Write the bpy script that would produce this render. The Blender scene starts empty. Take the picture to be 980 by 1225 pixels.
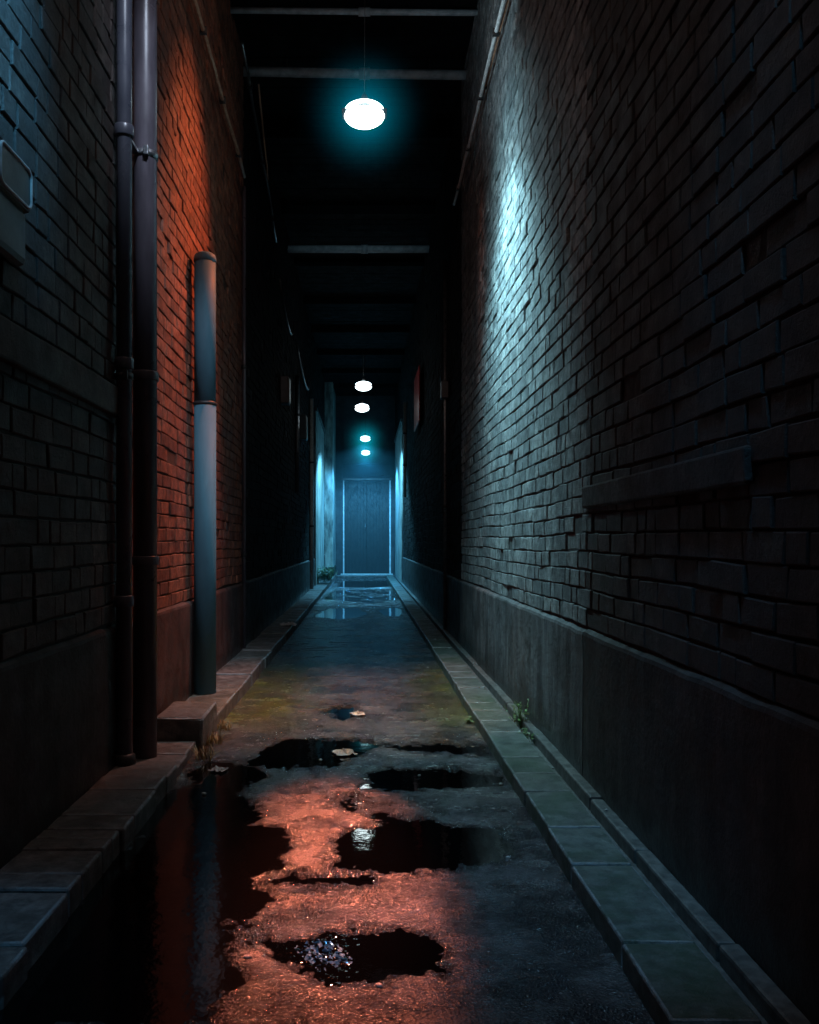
import bpy, bmesh, math, random
import numpy as np
from mathutils import Vector, Matrix

random.seed(7)
RNG = np.random.RandomState(11)
R = math.radians
sc = bpy.context.scene
C = sc.collection
sc.view_settings.view_transform = 'Standard'
sc.view_settings.look = 'None'
sc.view_settings.exposure = 0
sc.cycles.use_denoising = True
sc.cycles.max_bounces = 8
sc.cycles.volume_bounces = 0
sc.cycles.sample_clamp_indirect = 4.0

# ------------------------------------------------------------------ helpers
def mesh_obj(name, verts, faces, mats, parent=None, smooth=False, mat_ids=None):
    me = bpy.data.meshes.new(name)
    me.from_pydata([tuple(v) for v in verts], [], [tuple(f) for f in faces])
    if not isinstance(mats, (list, tuple)):
        mats = [mats]
    for m in mats:
        me.materials.append(m)
    if mat_ids is not None:
        me.polygons.foreach_set('material_index', np.asarray(mat_ids, dtype=np.int32))
    if smooth:
        me.polygons.foreach_set('use_smooth', np.ones(len(me.polygons), dtype=bool))
    me.update()
    o = bpy.data.objects.new(name, me)
    C.objects.link(o)
    if parent is not None:
        o.parent = parent
    return o


def bm_obj(name, bm, mats, parent=None, smooth=False):
    me = bpy.data.meshes.new(name)
    bmesh.ops.recalc_face_normals(bm, faces=bm.faces[:])
    bm.to_mesh(me)
    bm.free()
    if not isinstance(mats, (list, tuple)):
        mats = [mats]
    for m in mats:
        me.materials.append(m)
    if smooth:
        for p in me.polygons:
            p.use_smooth = True
    o = bpy.data.objects.new(name, me)
    C.objects.link(o)
    if parent is not None:
        o.parent = parent
    return o


def tag(o, label=None, cat=None, group=None, kind=None):
    if label: o['label'] = label
    if cat: o['category'] = cat
    if group: o['group'] = group
    if kind: o['kind'] = kind
    return o


def empty(name, loc=(0, 0, 0)):
    o = bpy.data.objects.new(name, None)
    o.location = loc
    o.empty_display_size = 0.1
    C.objects.link(o)
    return o


def box(bm, x0, x1, y0, y1, z0, z1, bev=0.0, jit=0.0):
    vs = [bm.verts.new((x + random.uniform(-jit, jit), y + random.uniform(-jit, jit), z + random.uniform(-jit, jit)))
          for x in (x0, x1) for y in (y0, y1) for z in (z0, z1)]
    idx = [(0, 1, 3, 2), (4, 6, 7, 5), (0, 4, 5, 1), (2, 3, 7, 6), (0, 2, 6, 4), (1, 5, 7, 3)]
    fs = [bm.faces.new([vs[i] for i in f]) for f in idx]
    if bev > 0:
        es = list({e for f in fs for e in f.edges})
        bmesh.ops.bevel(bm, geom=es, offset=bev, segments=2, affect='EDGES', profile=0.5)
    return vs


def tube(bm, pts, rad, n=12, caps=True):
    pts = [Vector(p) for p in pts]
    rings = []
    ref = None
    for i, p in enumerate(pts):
        if i == 0: t = pts[1] - p
        elif i == len(pts) - 1: t = p - pts[i - 1]
        else: t = (pts[i + 1] - p).normalized() + (p - pts[i - 1]).normalized()
        t.normalize()
        if ref is None or abs(ref.dot(t)) > 0.98:
            ref = Vector((0, 1, 0)) if abs(t.y) < 0.9 else Vector((1, 0, 0))
        a = (ref - t * ref.dot(t)).normalized()
        ref = a
        b = t.cross(a)
        r = rad[i] if isinstance(rad, (list, tuple)) else rad
        rings.append([bm.verts.new(p + (a * math.cos(2 * math.pi * k / n) + b * math.sin(2 * math.pi * k / n)) * r) for k in range(n)])
    for r0, r1 in zip(rings, rings[1:]):
        for k in range(n):
            f = bm.faces.new((r0[k], r0[(k + 1) % n], r1[(k + 1) % n], r1[k]))
            f.smooth = True
    if caps:
        bm.faces.new(rings[0][::-1])
        bm.faces.new(rings[-1])


def lathe(bm, prof, n=32, cx=0, cy=0):
    rings = []
    for r, z in prof:
        if r < 1e-5:
            rings.append([bm.verts.new((cx, cy, z))])
        else:
            rings.append([bm.verts.new((cx + r * math.cos(2 * math.pi * k / n), cy + r * math.sin(2 * math.pi * k / n), z)) for k in range(n)])
    for a, b in zip(rings, rings[1:]):
        for k in range(n):
            k2 = (k + 1) % n
            if len(a) == 1 and len(b) == 1: continue
            if len(a) == 1: f = bm.faces.new((a[0], b[k2], b[k]))
            elif len(b) == 1: f = bm.faces.new((a[k], a[k2], b[0]))
            else: f = bm.faces.new((a[k], a[k2], b[k2], b[k]))
            f.smooth = True


def vnoise(x, y, seed=0):
    """smooth value noise in numpy, about -1..1"""
    xi = np.floor(x).astype(np.int64); yi = np.floor(y).astype(np.int64)
    xf = x - xi; yf = y - yi
    u = xf * xf * (3 - 2 * xf); v = yf * yf * (3 - 2 * yf)
    def h(a, b):
        n = (a * 374761393 + b * 668265263 + seed * 974634777) & 0xFFFFFFFF
        n = ((n ^ (n >> 13)) * 1274126177) & 0xFFFFFFFF
        n = n ^ (n >> 16)
        return (n & 0xFFFF) / 32767.5 - 1.0
    return (h(xi, yi) * (1 - u) + h(xi + 1, yi) * u) * (1 - v) + (h(xi, yi + 1) * (1 - u) + h(xi + 1, yi + 1) * u) * v


# ------------------------------------------------------------------ materials
def new_mat(name):
    m = bpy.data.materials.new(name)
    m.use_nodes = True
    nt = m.node_tree
    nt.nodes.clear()
    out = nt.nodes.new('ShaderNodeOutputMaterial')
    b = nt.nodes.new('ShaderNodeBsdfPrincipled')
    nt.links.new(b.outputs[0], out.inputs[0])
    return m, nt, b


def N(nt, kind, **kw):
    n = nt.nodes.new(kind)
    for k, v in kw.items():
        if k.startswith('i_'):
            key = k[2:]
            n.inputs[int(key) if key.isdigit() else key.replace('_', ' ')].default_value = v
        else:
            setattr(n, k, v)
    return n


def noise(nt, scale, detail=4, rough=0.55, stretch=None):
    tc = N(nt, 'ShaderNodeTexCoord')
    n = N(nt, 'ShaderNodeTexNoise')
    n.inputs['Scale'].default_value = scale
    n.inputs['Detail'].default_value = detail
    n.inputs['Roughness'].default_value = rough
    if stretch:
        mp = N(nt, 'ShaderNodeMapping')
        mp.inputs['Scale'].default_value = stretch
        nt.links.new(tc.outputs['Object'], mp.inputs['Vector'])
        nt.links.new(mp.outputs[0], n.inputs['Vector'])
    else:
        nt.links.new(tc.outputs['Object'], n.inputs['Vector'])
    return n.outputs['Fac']


def ramp(nt, fac, stops):
    r = N(nt, 'ShaderNodeValToRGB')
    cr = r.color_ramp
    while len(cr.elements) < len(stops):
        cr.elements.new(0.5)
    for e, (p, c) in zip(cr.elements, stops):
        e.position = p
        e.color = (c, c, c, 1) if isinstance(c, (int, float)) else (*c, 1)
    nt.links.new(fac, r.inputs[0])
    return r.outputs[0]


def mix(nt, a, b, fac, mode='MIX'):
    m = N(nt, 'ShaderNodeMix', data_type='RGBA', blend_type=mode)
    for sock, v in ((m.inputs[6], a), (m.inputs[7], b), (m.inputs[0], fac)):
        if hasattr(v, 'is_linked') or hasattr(v, 'links'):
            nt.links.new(v, sock)
        elif isinstance(v, (int, float)):
            sock.default_value = v
        else:
            sock.default_value = (*v, 1)
    return m.outputs[2]


def bump(nt, height, strength, dist, normal=None):
    b = N(nt, 'ShaderNodeBump')
    b.inputs['Strength'].default_value = strength
    b.inputs['Distance'].default_value = dist
    nt.links.new(height, b.inputs['Height'])
    if normal is not None:
        nt.links.new(normal, b.inputs['Normal'])
    return b.outputs[0]


def brick_mat(name, stops, dirt=(0.02, 0.018, 0.017), dirt_lo=0.42, dirt_hi=0.68, rough=(0.45, 0.8), relief=0.004):
    m, nt, b = new_mat(name)
    g = N(nt, 'ShaderNodeNewGeometry')
    col = ramp(nt, g.outputs['Random Per Island'], stops)
    spot = noise(nt, 9, 6, 0.65)
    col = mix(nt, col, (0.3, 0.3, 0.3), ramp(nt, spot, [(0.40, 0.0), (0.62, 0.9)]), 'MULTIPLY')
    col = mix(nt, col, (1.7, 1.7, 1.7), ramp(nt, noise(nt, 27, 5, 0.7), [(0.5, 0.0), (0.66, 1.0)]), 'MULTIPLY')
    stain = noise(nt, 0.9, 5, 0.6, (1, 1, 0.35))
    col = mix(nt, col, dirt, ramp(nt, stain, [(dirt_lo, 0.0), (dirt_hi, 0.85)]))
    nt.links.new(col, b.inputs['Base Color'])
    rr = ramp(nt, noise(nt, 5, 5), [(0.3, rough[0]), (0.7, rough[1])])
    nt.links.new(rr, b.inputs['Roughness'])
    n1 = bump(nt, noise(nt, 30, 7, 0.75), 1.0, relief * 3.2)
    n2 = bump(nt, noise(nt, 170, 3, 0.6), 0.6, relief * 0.5, n1)
    nt.links.new(n2, b.inputs['Normal'])
    return m


def plain_mat(name, c0, c1, rough=(0.4, 0.7), scale=12, bumpd=0.002, metal=0.0, stretch=None, spec=0.5):
    m, nt, b = new_mat(name)
    n = noise(nt, scale, 6, 0.6, stretch)
    nt.links.new(ramp(nt, n, [(0.36, c0), (0.64, c1)]), b.inputs['Base Color'])
    nt.links.new(ramp(nt, noise(nt, scale * 0.7, 4), [(0.3, rough[0]), (0.7, rough[1])]), b.inputs['Roughness'])
    b.inputs['Metallic'].default_value = metal
    b.inputs['Specular IOR Level'].default_value = spec
    if bumpd:
        nt.links.new(bump(nt, noise(nt, scale * 3, 6, 0.65, stretch), 0.7, bumpd), b.inputs['Normal'])
    return m


def glow_mat(name, col, strength):
    m, nt, b = new_mat(name)
    b.inputs['Base Color'].default_value = (0.8, 0.85, 0.85, 1)
    b.inputs['Roughness'].default_value = 0.3
    b.inputs['Emission Color'].default_value = (*col, 1)
    b.inputs['Emission Strength'].default_value = strength
    return m


M = {}
M['brick_shade_right'] = brick_mat('shade_dark_brick', [(0.0, (0.022, 0.017, 0.016)), (0.45, (0.031, 0.026, 0.025)), (0.8, (0.042, 0.034, 0.032)), (1.0, (0.062, 0.050, 0.047))], (0.014, 0.013, 0.014))  # unlit stretch of the right wall, shade put into a darker colour
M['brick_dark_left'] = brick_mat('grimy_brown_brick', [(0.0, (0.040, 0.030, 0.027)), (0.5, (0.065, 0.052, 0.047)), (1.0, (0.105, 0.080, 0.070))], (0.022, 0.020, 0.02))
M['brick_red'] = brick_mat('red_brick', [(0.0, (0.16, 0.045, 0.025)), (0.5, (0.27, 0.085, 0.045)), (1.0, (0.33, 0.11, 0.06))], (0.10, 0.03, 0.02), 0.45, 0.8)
M['brick_lit_grey'] = brick_mat('lit_grey_brick', [(0.0, (0.15, 0.17, 0.18)), (0.5, (0.23, 0.255, 0.265)), (1.0, (0.32, 0.345, 0.35))], (0.06, 0.068, 0.075), 0.44, 0.72, (0.55, 0.85), 0.006)  # lamplit stretch of the right wall, pool of light put into a paler colour
M['brick_far'] = brick_mat('shade_dark_far_brick', [(0.0, (0.007, 0.007, 0.008)), (1.0, (0.018, 0.017, 0.017))], (0.006, 0.006, 0.007), rough=(0.8, 0.95))  # darkness of the unlit stretch put into the brick colour
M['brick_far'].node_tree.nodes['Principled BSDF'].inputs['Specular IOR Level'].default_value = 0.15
M['panel'] = plain_mat('lamplit_pale_render', (0.08, 0.09, 0.09), (0.48, 0.50, 0.46), (0.5, 0.8), 4, 0.004, 0, (1, 1, 0.3))  # pale colour carries the lamplit look of the far side walls
M['end_render'] = plain_mat('dark_end_render', (0.02, 0.024, 0.028), (0.05, 0.056, 0.062), (0.5, 0.8), 3, 0.004)  # even dark render for the end masonry
M['brick_end'] = brick_mat('pale_blue_grey_brick', [(0.0, (0.12, 0.14, 0.16)), (1.0, (0.22, 0.25, 0.28))], (0.05, 0.06, 0.07))
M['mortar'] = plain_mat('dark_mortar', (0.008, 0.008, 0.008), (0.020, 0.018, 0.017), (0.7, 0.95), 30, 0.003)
M['mortar_red'] = plain_mat('red_dark_mortar', (0.03, 0.012, 0.008), (0.06, 0.025, 0.016), (0.7, 0.95), 30, 0.003)
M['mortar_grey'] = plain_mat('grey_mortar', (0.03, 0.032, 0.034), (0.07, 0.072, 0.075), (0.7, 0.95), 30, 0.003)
st = (1, 1, 0.10)
def plinth_mat(name, c0, c1):
    m, nt, b = new_mat(name)
    streak = ramp(nt, noise(nt, 11, 7, 0.65, (1, 1, 0.07)), [(0.38, 0.0), (0.62, 1.0)])
    col = mix(nt, c0, c1, streak)
    blot = ramp(nt, noise(nt, 2.3, 7, 0.7), [(0.42, 0.0), (0.60, 0.8)])
    col = mix(nt, col, (0.35, 0.34, 0.33), blot, 'MULTIPLY')
    tc = N(nt, 'ShaderNodeTexCoord'); sp = N(nt, 'ShaderNodeSeparateXYZ'); nt.links.new(tc.outputs['Object'], sp.inputs[0])
    ad = N(nt, 'ShaderNodeMath', operation='MULTIPLY_ADD', i_1=0.5); nt.links.new(noise(nt, 4, 6, 0.7), ad.inputs[0]); nt.links.new(sp.outputs[2], ad.inputs[2])
    damp = N(nt, 'ShaderNodeMapRange', i_1=0.35, i_2=0.62, i_3=1.0, i_4=0.0, interpolation_type='SMOOTHSTEP'); nt.links.new(ad.outputs[0], damp.inputs[0])
    col = mix(nt, col, (0.45, 0.47, 0.44), damp.outputs[0], 'MULTIPLY')
    vo = N(nt, 'ShaderNodeTexVoronoi', feature='DISTANCE_TO_EDGE'); vo.inputs['Scale'].default_value = 1.7
    wp = N(nt, 'ShaderNodeVectorMath', operation='MULTIPLY_ADD'); wp.inputs[1].default_value = (0.5, 0.5, 0.5)
    nz = N(nt, 'ShaderNodeTexNoise'); nz.inputs['Scale'].default_value = 3.5; nz.inputs['Detail'].default_value = 6
    nt.links.new(tc.outputs['Object'], nz.inputs['Vector']); nt.links.new(nz.outputs['Color'], wp.inputs[0]); nt.links.new(tc.outputs['Object'], wp.inputs[2]); nt.links.new(wp.outputs[0], vo.inputs['Vector'])
    crack = ramp(nt, vo.outputs['Distance'], [(0.0, 1.0), (0.012, 0.0)])
    col = mix(nt, col, (0.25, 0.25, 0.25), crack, 'MULTIPLY')
    nt.links.new(col, b.inputs['Base Color'])
    rr = mix(nt, ramp(nt, noise(nt, 6, 5), [(0.3, 0.5), (0.7, 0.85)]), (0.3, 0.3, 0.3), damp.outputs[0])
    nt.links.new(rr, b.inputs['Roughness'])
    n1 = bump(nt, noise(nt, 18, 7, 0.7), 0.9, 0.010)
    n2 = bump(nt, noise(nt, 2.3, 7, 0.7), 0.6, 0.012, n1)
    nt.links.new(n2, b.inputs['Normal'])
    return m
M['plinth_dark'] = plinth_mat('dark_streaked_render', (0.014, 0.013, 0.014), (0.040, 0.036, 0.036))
M['plinth_red'] = plinth_mat('maroon_streaked_render', (0.05, 0.025, 0.022), (0.09, 0.042, 0.036))
M['plinth_lit_grey'] = plinth_mat('lit_grey_streaked_render', (0.06, 0.062, 0.07), (0.15, 0.155, 0.16))  # paler copy of the dark plinth, lamplight put into the colour
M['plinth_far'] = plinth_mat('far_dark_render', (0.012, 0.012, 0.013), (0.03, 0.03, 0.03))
M['stone'] = plain_mat('worn_paving_stone', (0.09, 0.085, 0.08), (0.21, 0.20, 0.19), (0.35, 0.7), 14, 0.004)
def kerb_mat(name, c0, c1, moss):
    m, nt, b = new_mat(name)
    col = mix(nt, c0, c1, ramp(nt, noise(nt, 13, 8, 0.72), [(0.38, 0.0), (0.62, 1.0)]))
    col = mix(nt, col, moss, ramp(nt, noise(nt, 2.6, 7, 0.7), [(0.45, 0.0), (0.62, 0.75)]))
    g = N(nt, 'ShaderNodeNewGeometry')
    ab = N(nt, 'ShaderNodeVectorMath', operation='ABSOLUTE'); nt.links.new(g.outputs['True Normal'], ab.inputs[0])
    s3 = N(nt, 'ShaderNodeSeparateXYZ'); nt.links.new(ab.outputs[0], s3.inputs[0])
    m1 = N(nt, 'ShaderNodeMath', operation='MAXIMUM'); nt.links.new(s3.outputs[0], m1.inputs[0]); nt.links.new(s3.outputs[1], m1.inputs[1])
    m2 = N(nt, 'ShaderNodeMath', operation='MAXIMUM'); nt.links.new(m1.outputs[0], m2.inputs[0]); nt.links.new(s3.outputs[2], m2.inputs[1])
    edge_light = ramp(nt, m2.outputs[0], [(0.93, 1.0), (0.985, 0.0)])  # lit edge line painted as a paler colour on the bevels
    edge = mix(nt, (0.0, 0.0, 0.0), edge_light, ramp(nt, noise(nt, 7, 6, 0.7), [(0.4, 0.0), (0.55, 1.0)]))
    col = mix(nt, col, (0.22, 0.24, 0.25), edge)
    nt.links.new(col, b.inputs['Base Color'])
    rr = mix(nt, ramp(nt, noise(nt, 5, 6), [(0.35, 0.3), (0.65, 0.7)]), (0.2, 0.2, 0.2), edge)
    nt.links.new(rr, b.inputs['Roughness'])
    n1 = bump(nt, noise(nt, 16, 8, 0.72), 1.0, 0.012)
    n2 = bump(nt, noise(nt, 120, 3, 0.6), 0.7, 0.002, n1)
    nt.links.new(n2, b.inputs['Normal'])
    return m
M['stone'] = kerb_mat('worn_paving_stone', (0.06, 0.056, 0.054), (0.19, 0.175, 0.165), (0.05, 0.05, 0.045))
M['stone_mossy'] = kerb_mat('mossy_kerb_stone', (0.045, 0.055, 0.052), (0.12, 0.14, 0.13), (0.025, 0.055, 0.030))
M['concrete'] = plain_mat('gutter_concrete', (0.05, 0.055, 0.055), (0.13, 0.135, 0.13), (0.35, 0.7), 16, 0.004)
M['pipe_dark'] = plain_mat('dark_painted_pipe', (0.060, 0.054, 0.066), (0.11, 0.098, 0.118), (0.25, 0.45), 8, 0.0008, 0.0, (1, 1, 0.2))
M['pipe_thin'] = plain_mat('blue_black_painted_pipe', (0.055, 0.060, 0.080), (0.105, 0.112, 0.14), (0.22, 0.4), 8, 0.0008, 0.0, (1, 1, 0.2))
M['pipe_grey'] = plain_mat('grey_pvc_pipe', (0.060, 0.150, 0.200), (0.085, 0.195, 0.255), (0.6, 0.8), 5, 0.0006, 0.0, (1, 1, 0.2), 0.2)
M['steel'] = plain_mat('galvanised_steel', (0.22, 0.24, 0.26), (0.42, 0.44, 0.46), (0.25, 0.5), 25, 0.0008, 0.9)
M['iron'] = plain_mat('dark_iron', (0.02, 0.02, 0.022), (0.05, 0.05, 0.052), (0.35, 0.6), 18, 0.001, 0.3)
M['cross_pipe'] = plain_mat('pale_cross_pipe', (0.35, 0.40, 0.45), (0.6, 0.65, 0.7), (0.3, 0.6), 9, 0.002)
M['copper'] = plain_mat('rusty_conduit', (0.42, 0.22, 0.14), (0.62, 0.36, 0.24), (0.35, 0.6), 20, 0.001, 0.3)
M['white_paint'] = plain_mat('chipped_white_paint', (0.45, 0.45, 0.45), (0.72, 0.72, 0.72), (0.35, 0.6), 22, 0.001)
M['box_grey'] = plain_mat('grey_enamel_box', (0.05, 0.058, 0.07), (0.085, 0.095, 0.11), (0.35, 0.55), 7, 0.0008)
M['box_dark'] = plain_mat('dark_label_panel', (0.015, 0.025, 0.03), (0.04, 0.055, 0.06), (0.3, 0.5), 10, 0.0008)
M['roof'] = plain_mat('black_roof_board', (0.0015, 0.002, 0.0025), (0.005, 0.0055, 0.0065), (0.7, 0.95), 6, 0.003, 0, (3, 0.4, 1), 0.15)  # near black base colour, so the boards hardly show
M['door'] = plain_mat('dark_blue_door_wood', (0.010, 0.015, 0.018), (0.016, 0.023, 0.026), (0.45, 0.7), 10, 0.002, 0, (3, 3, 0.2))
M['door_frame'] = plain_mat('white_door_frame', (0.5, 0.52, 0.55), (0.75, 0.76, 0.78), (0.4, 0.6), 10, 0.001)
M['red_sign'] = plain_mat('red_sign_enamel', (0.42, 0.03, 0.035), (0.55, 0.05, 0.05), (0.3, 0.5), 6, 0.0004)
M['paper'] = plain_mat('crumpled_paper', (0.45, 0.47, 0.48), (0.75, 0.76, 0.76), (0.4, 0.7), 30, 0.001)
M['plastic_wrap'] = plain_mat('wet_plastic_wrap', (0.25, 0.24, 0.23), (0.5, 0.48, 0.46), (0.1, 0.25), 20, 0.002)
M['leaf_green'] = plain_mat('weed_leaf', (0.05, 0.12, 0.03), (0.12, 0.22, 0.06), (0.35, 0.6), 30, 0.0005)
M['leaf_dry'] = plain_mat('dry_grass_blade', (0.22, 0.15, 0.05), (0.36, 0.27, 0.10), (0.4, 0.7), 30, 0.0005)
M['pebble'] = plain_mat('wet_pebble', (0.25, 0.25, 0.26), (0.5, 0.5, 0.5), (0.08, 0.25), 40, 0.001)
M['ground'] = plain_mat('packed_dark_earth', (0.02, 0.018, 0.016), (0.05, 0.045, 0.04), (0.7, 0.95), 3, 0.01)
M['glow1'] = glow_mat('lit_opal_glass', (0.80, 0.97, 1.0), 7.0)
M['glow_far'] = glow_mat('lit_cyan_opal_glass', (0.55, 0.95, 1.0), 3.0)

# asphalt ---------------------------------------------------------------
def asphalt():
    m, nt, b = new_mat('wet_asphalt')
    tc = N(nt, 'ShaderNodeTexCoord')
    vor = N(nt, 'ShaderNodeTexVoronoi', feature='F1')
    vor.inputs['Scale'].default_value = 85
    nt.links.new(tc.outputs['Object'], vor.inputs['Vector'])
    base = ramp(nt, noise(nt, 2.2, 6, 0.65), [(0.40, (0.013, 0.014, 0.017)), (0.60, (0.085, 0.083, 0.086))])
    chip = N(nt, 'ShaderNodeSeparateColor')
    nt.links.new(vor.outputs['Color'], chip.inputs[0])
    base = mix(nt, base, (1.5, 1.5, 1.5), ramp(nt, chip.outputs[0], [(0.0, 0.0), (1.0, 0.6)]), 'MULTIPLY')
    # moss and greenish lamplight put into the colour some metres ahead
    sep = N(nt, 'ShaderNodeSeparateXYZ')
    nt.links.new(tc.outputs['Object'], sep.inputs[0])
    dy = N(nt, 'ShaderNodeMapRange', i_1=6.6, i_2=7.6, i_3=0.0, i_4=1.0, interpolation_type='SMOOTHSTEP')
    nt.links.new(sep.outputs[1], dy.inputs[0])
    dy2 = N(nt, 'ShaderNodeMapRange', i_1=9.2, i_2=11.5, i_3=1.0, i_4=0.0, interpolation_type='SMOOTHSTEP')
    nt.links.new(sep.outputs[1], dy2.inputs[0])
    ax = N(nt, 'ShaderNodeMath', operation='ABSOLUTE'); nt.links.new(sep.outputs[0], ax.inputs[0])
    dx = N(nt, 'ShaderNodeMapRange', i_1=0.25, i_2=0.85, i_3=0.0, i_4=1.0, interpolation_type='SMOOTHSTEP')
    nt.links.new(ax.outputs[0], dx.inputs[0])
    a = N(nt, 'ShaderNodeMath', operation='MULTIPLY'); nt.links.new(dy.outputs[0], a.inputs[0]); nt.links.new(dy2.outputs[0], a.inputs[1])
    a2 = N(nt, 'ShaderNodeMath', operation='MULTIPLY'); nt.links.new(a.outputs[0], a2.inputs[0]); nt.links.new(dx.outputs[0], a2.inputs[1])
    nz = ramp(nt, noise(nt, 3.0, 5, 0.6), [(0.35, 0.25), (0.6, 1.0)])
    a3 = N(nt, 'ShaderNodeMath', operation='MULTIPLY'); nt.links.new(a2.outputs[0], a3.inputs[0]); nt.links.new(nz, a3.inputs[1])
    base = mix(nt, base, (0.080, 0.105, 0.014), a3.outputs[0])
    wet = N(nt, 'ShaderNodeMapRange', i_1=0.0015, i_2=0.0120, i_3=1.0, i_4=0.0, interpolation_type='SMOOTHSTEP')
    nt.links.new(sep.outputs[2], wet.inputs[0])
    base = mix(nt, base, (0.30, 0.28, 0.27), wet.outputs[0], 'MULTIPLY')
    nt.links.new(base, b.inputs['Base Color'])
    rgh = ramp(nt, noise(nt, 3.2, 7, 0.68, (0.7, 1.6, 1)), [(0.42, 0.10), (0.58, 0.42)])
    rgh = mix(nt, rgh, (0.09, 0.09, 0.09), wet.outputs[0])
    nt.links.new(rgh, b.inputs['Roughness'])
    b.inputs['Specular IOR Level'].default_value = 0.6
    n0 = bump(nt, noise(nt, 22, 5, 0.65), 0.8, 0.008)
    n1 = bump(nt, vor.outputs['Distance'], 1.0, 0.009, n0)
    n2 = bump(nt, noise(nt, 240, 3, 0.6), 0.7, 0.003, n1)
    nt.links.new(n2, b.inputs['Normal'])
    return m
M['asphalt'] = asphalt()

def water(name, ripple, local=False):
    m, nt, b = new_mat(name)
    b.inputs['Base Color'].default_value = (0.0012, 0.0012, 0.0014, 1)
    b.inputs['Roughness'].default_value = 0.025
    b.inputs['IOR'].default_value = 1.45
    n1 = bump(nt, noise(nt, 7, 3, 0.5), ripple, 0.003)
    n2 = bump(nt, noise(nt, 45, 3, 0.5), ripple, 0.0005, n1)
    if local:      # ripples added at one end to catch lamp glints
        tc = N(nt, 'ShaderNodeTexCoord'); sp = N(nt, 'ShaderNodeSeparateXYZ'); nt.links.new(tc.outputs['Object'], sp.inputs[0])
        mr = N(nt, 'ShaderNodeMapRange', i_1=0.05, i_2=-0.10, i_3=0.0, i_4=1.0, interpolation_type='SMOOTHSTEP'); nt.links.new(sp.outputs[0], mr.inputs[0])
        mu = N(nt, 'ShaderNodeMath', operation='MULTIPLY'); nt.links.new(noise(nt, 26, 2, 0.5), mu.inputs[0]); nt.links.new(mr.outputs[0], mu.inputs[1])
        n2 = bump(nt, mu.outputs[0], 1.0, 0.0065, n2)
    nt.links.new(n2, b.inputs['Normal'])
    return m
M['water'] = water('still_puddle_water', 0.35)
M['water_murky'] = water('murky_ruffled_water', 0.9)
M['water_murky'].node_tree.nodes['Principled BSDF'].inputs['Roughness'].default_value = 0.09
M['water_murky'].node_tree.nodes['Principled BSDF'].inputs['IOR'].default_value = 1.33
M['water_ripple'] = water('rippled_puddle_water', 0.3, True)

# ------------------------------------------------------------------ camera
H = 1.5
F = 1050.0
cam_d = bpy.data.cameras.new('camera')
cam = bpy.data.objects.new('camera', cam_d)
C.objects.link(cam)
cam.location = (0, 0, H)
cam.rotation_euler = (R(90), 0, 0)
cam_d.sensor_fit = 'HORIZONTAL'
cam_d.sensor_width = 36
cam_d.lens = F / 980 * 36
cam_d.shift_x = (490 - 436) / 980
cam_d.shift_y = (648 - 612.5) / 980
cam_d.clip_start = 0.05
cam_d.clip_end = 400
sc.camera = cam

XL, XR = -1.58, 1.34
ROOF_Z = 7.8
PL = 0.97       # top of the plinths

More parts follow.
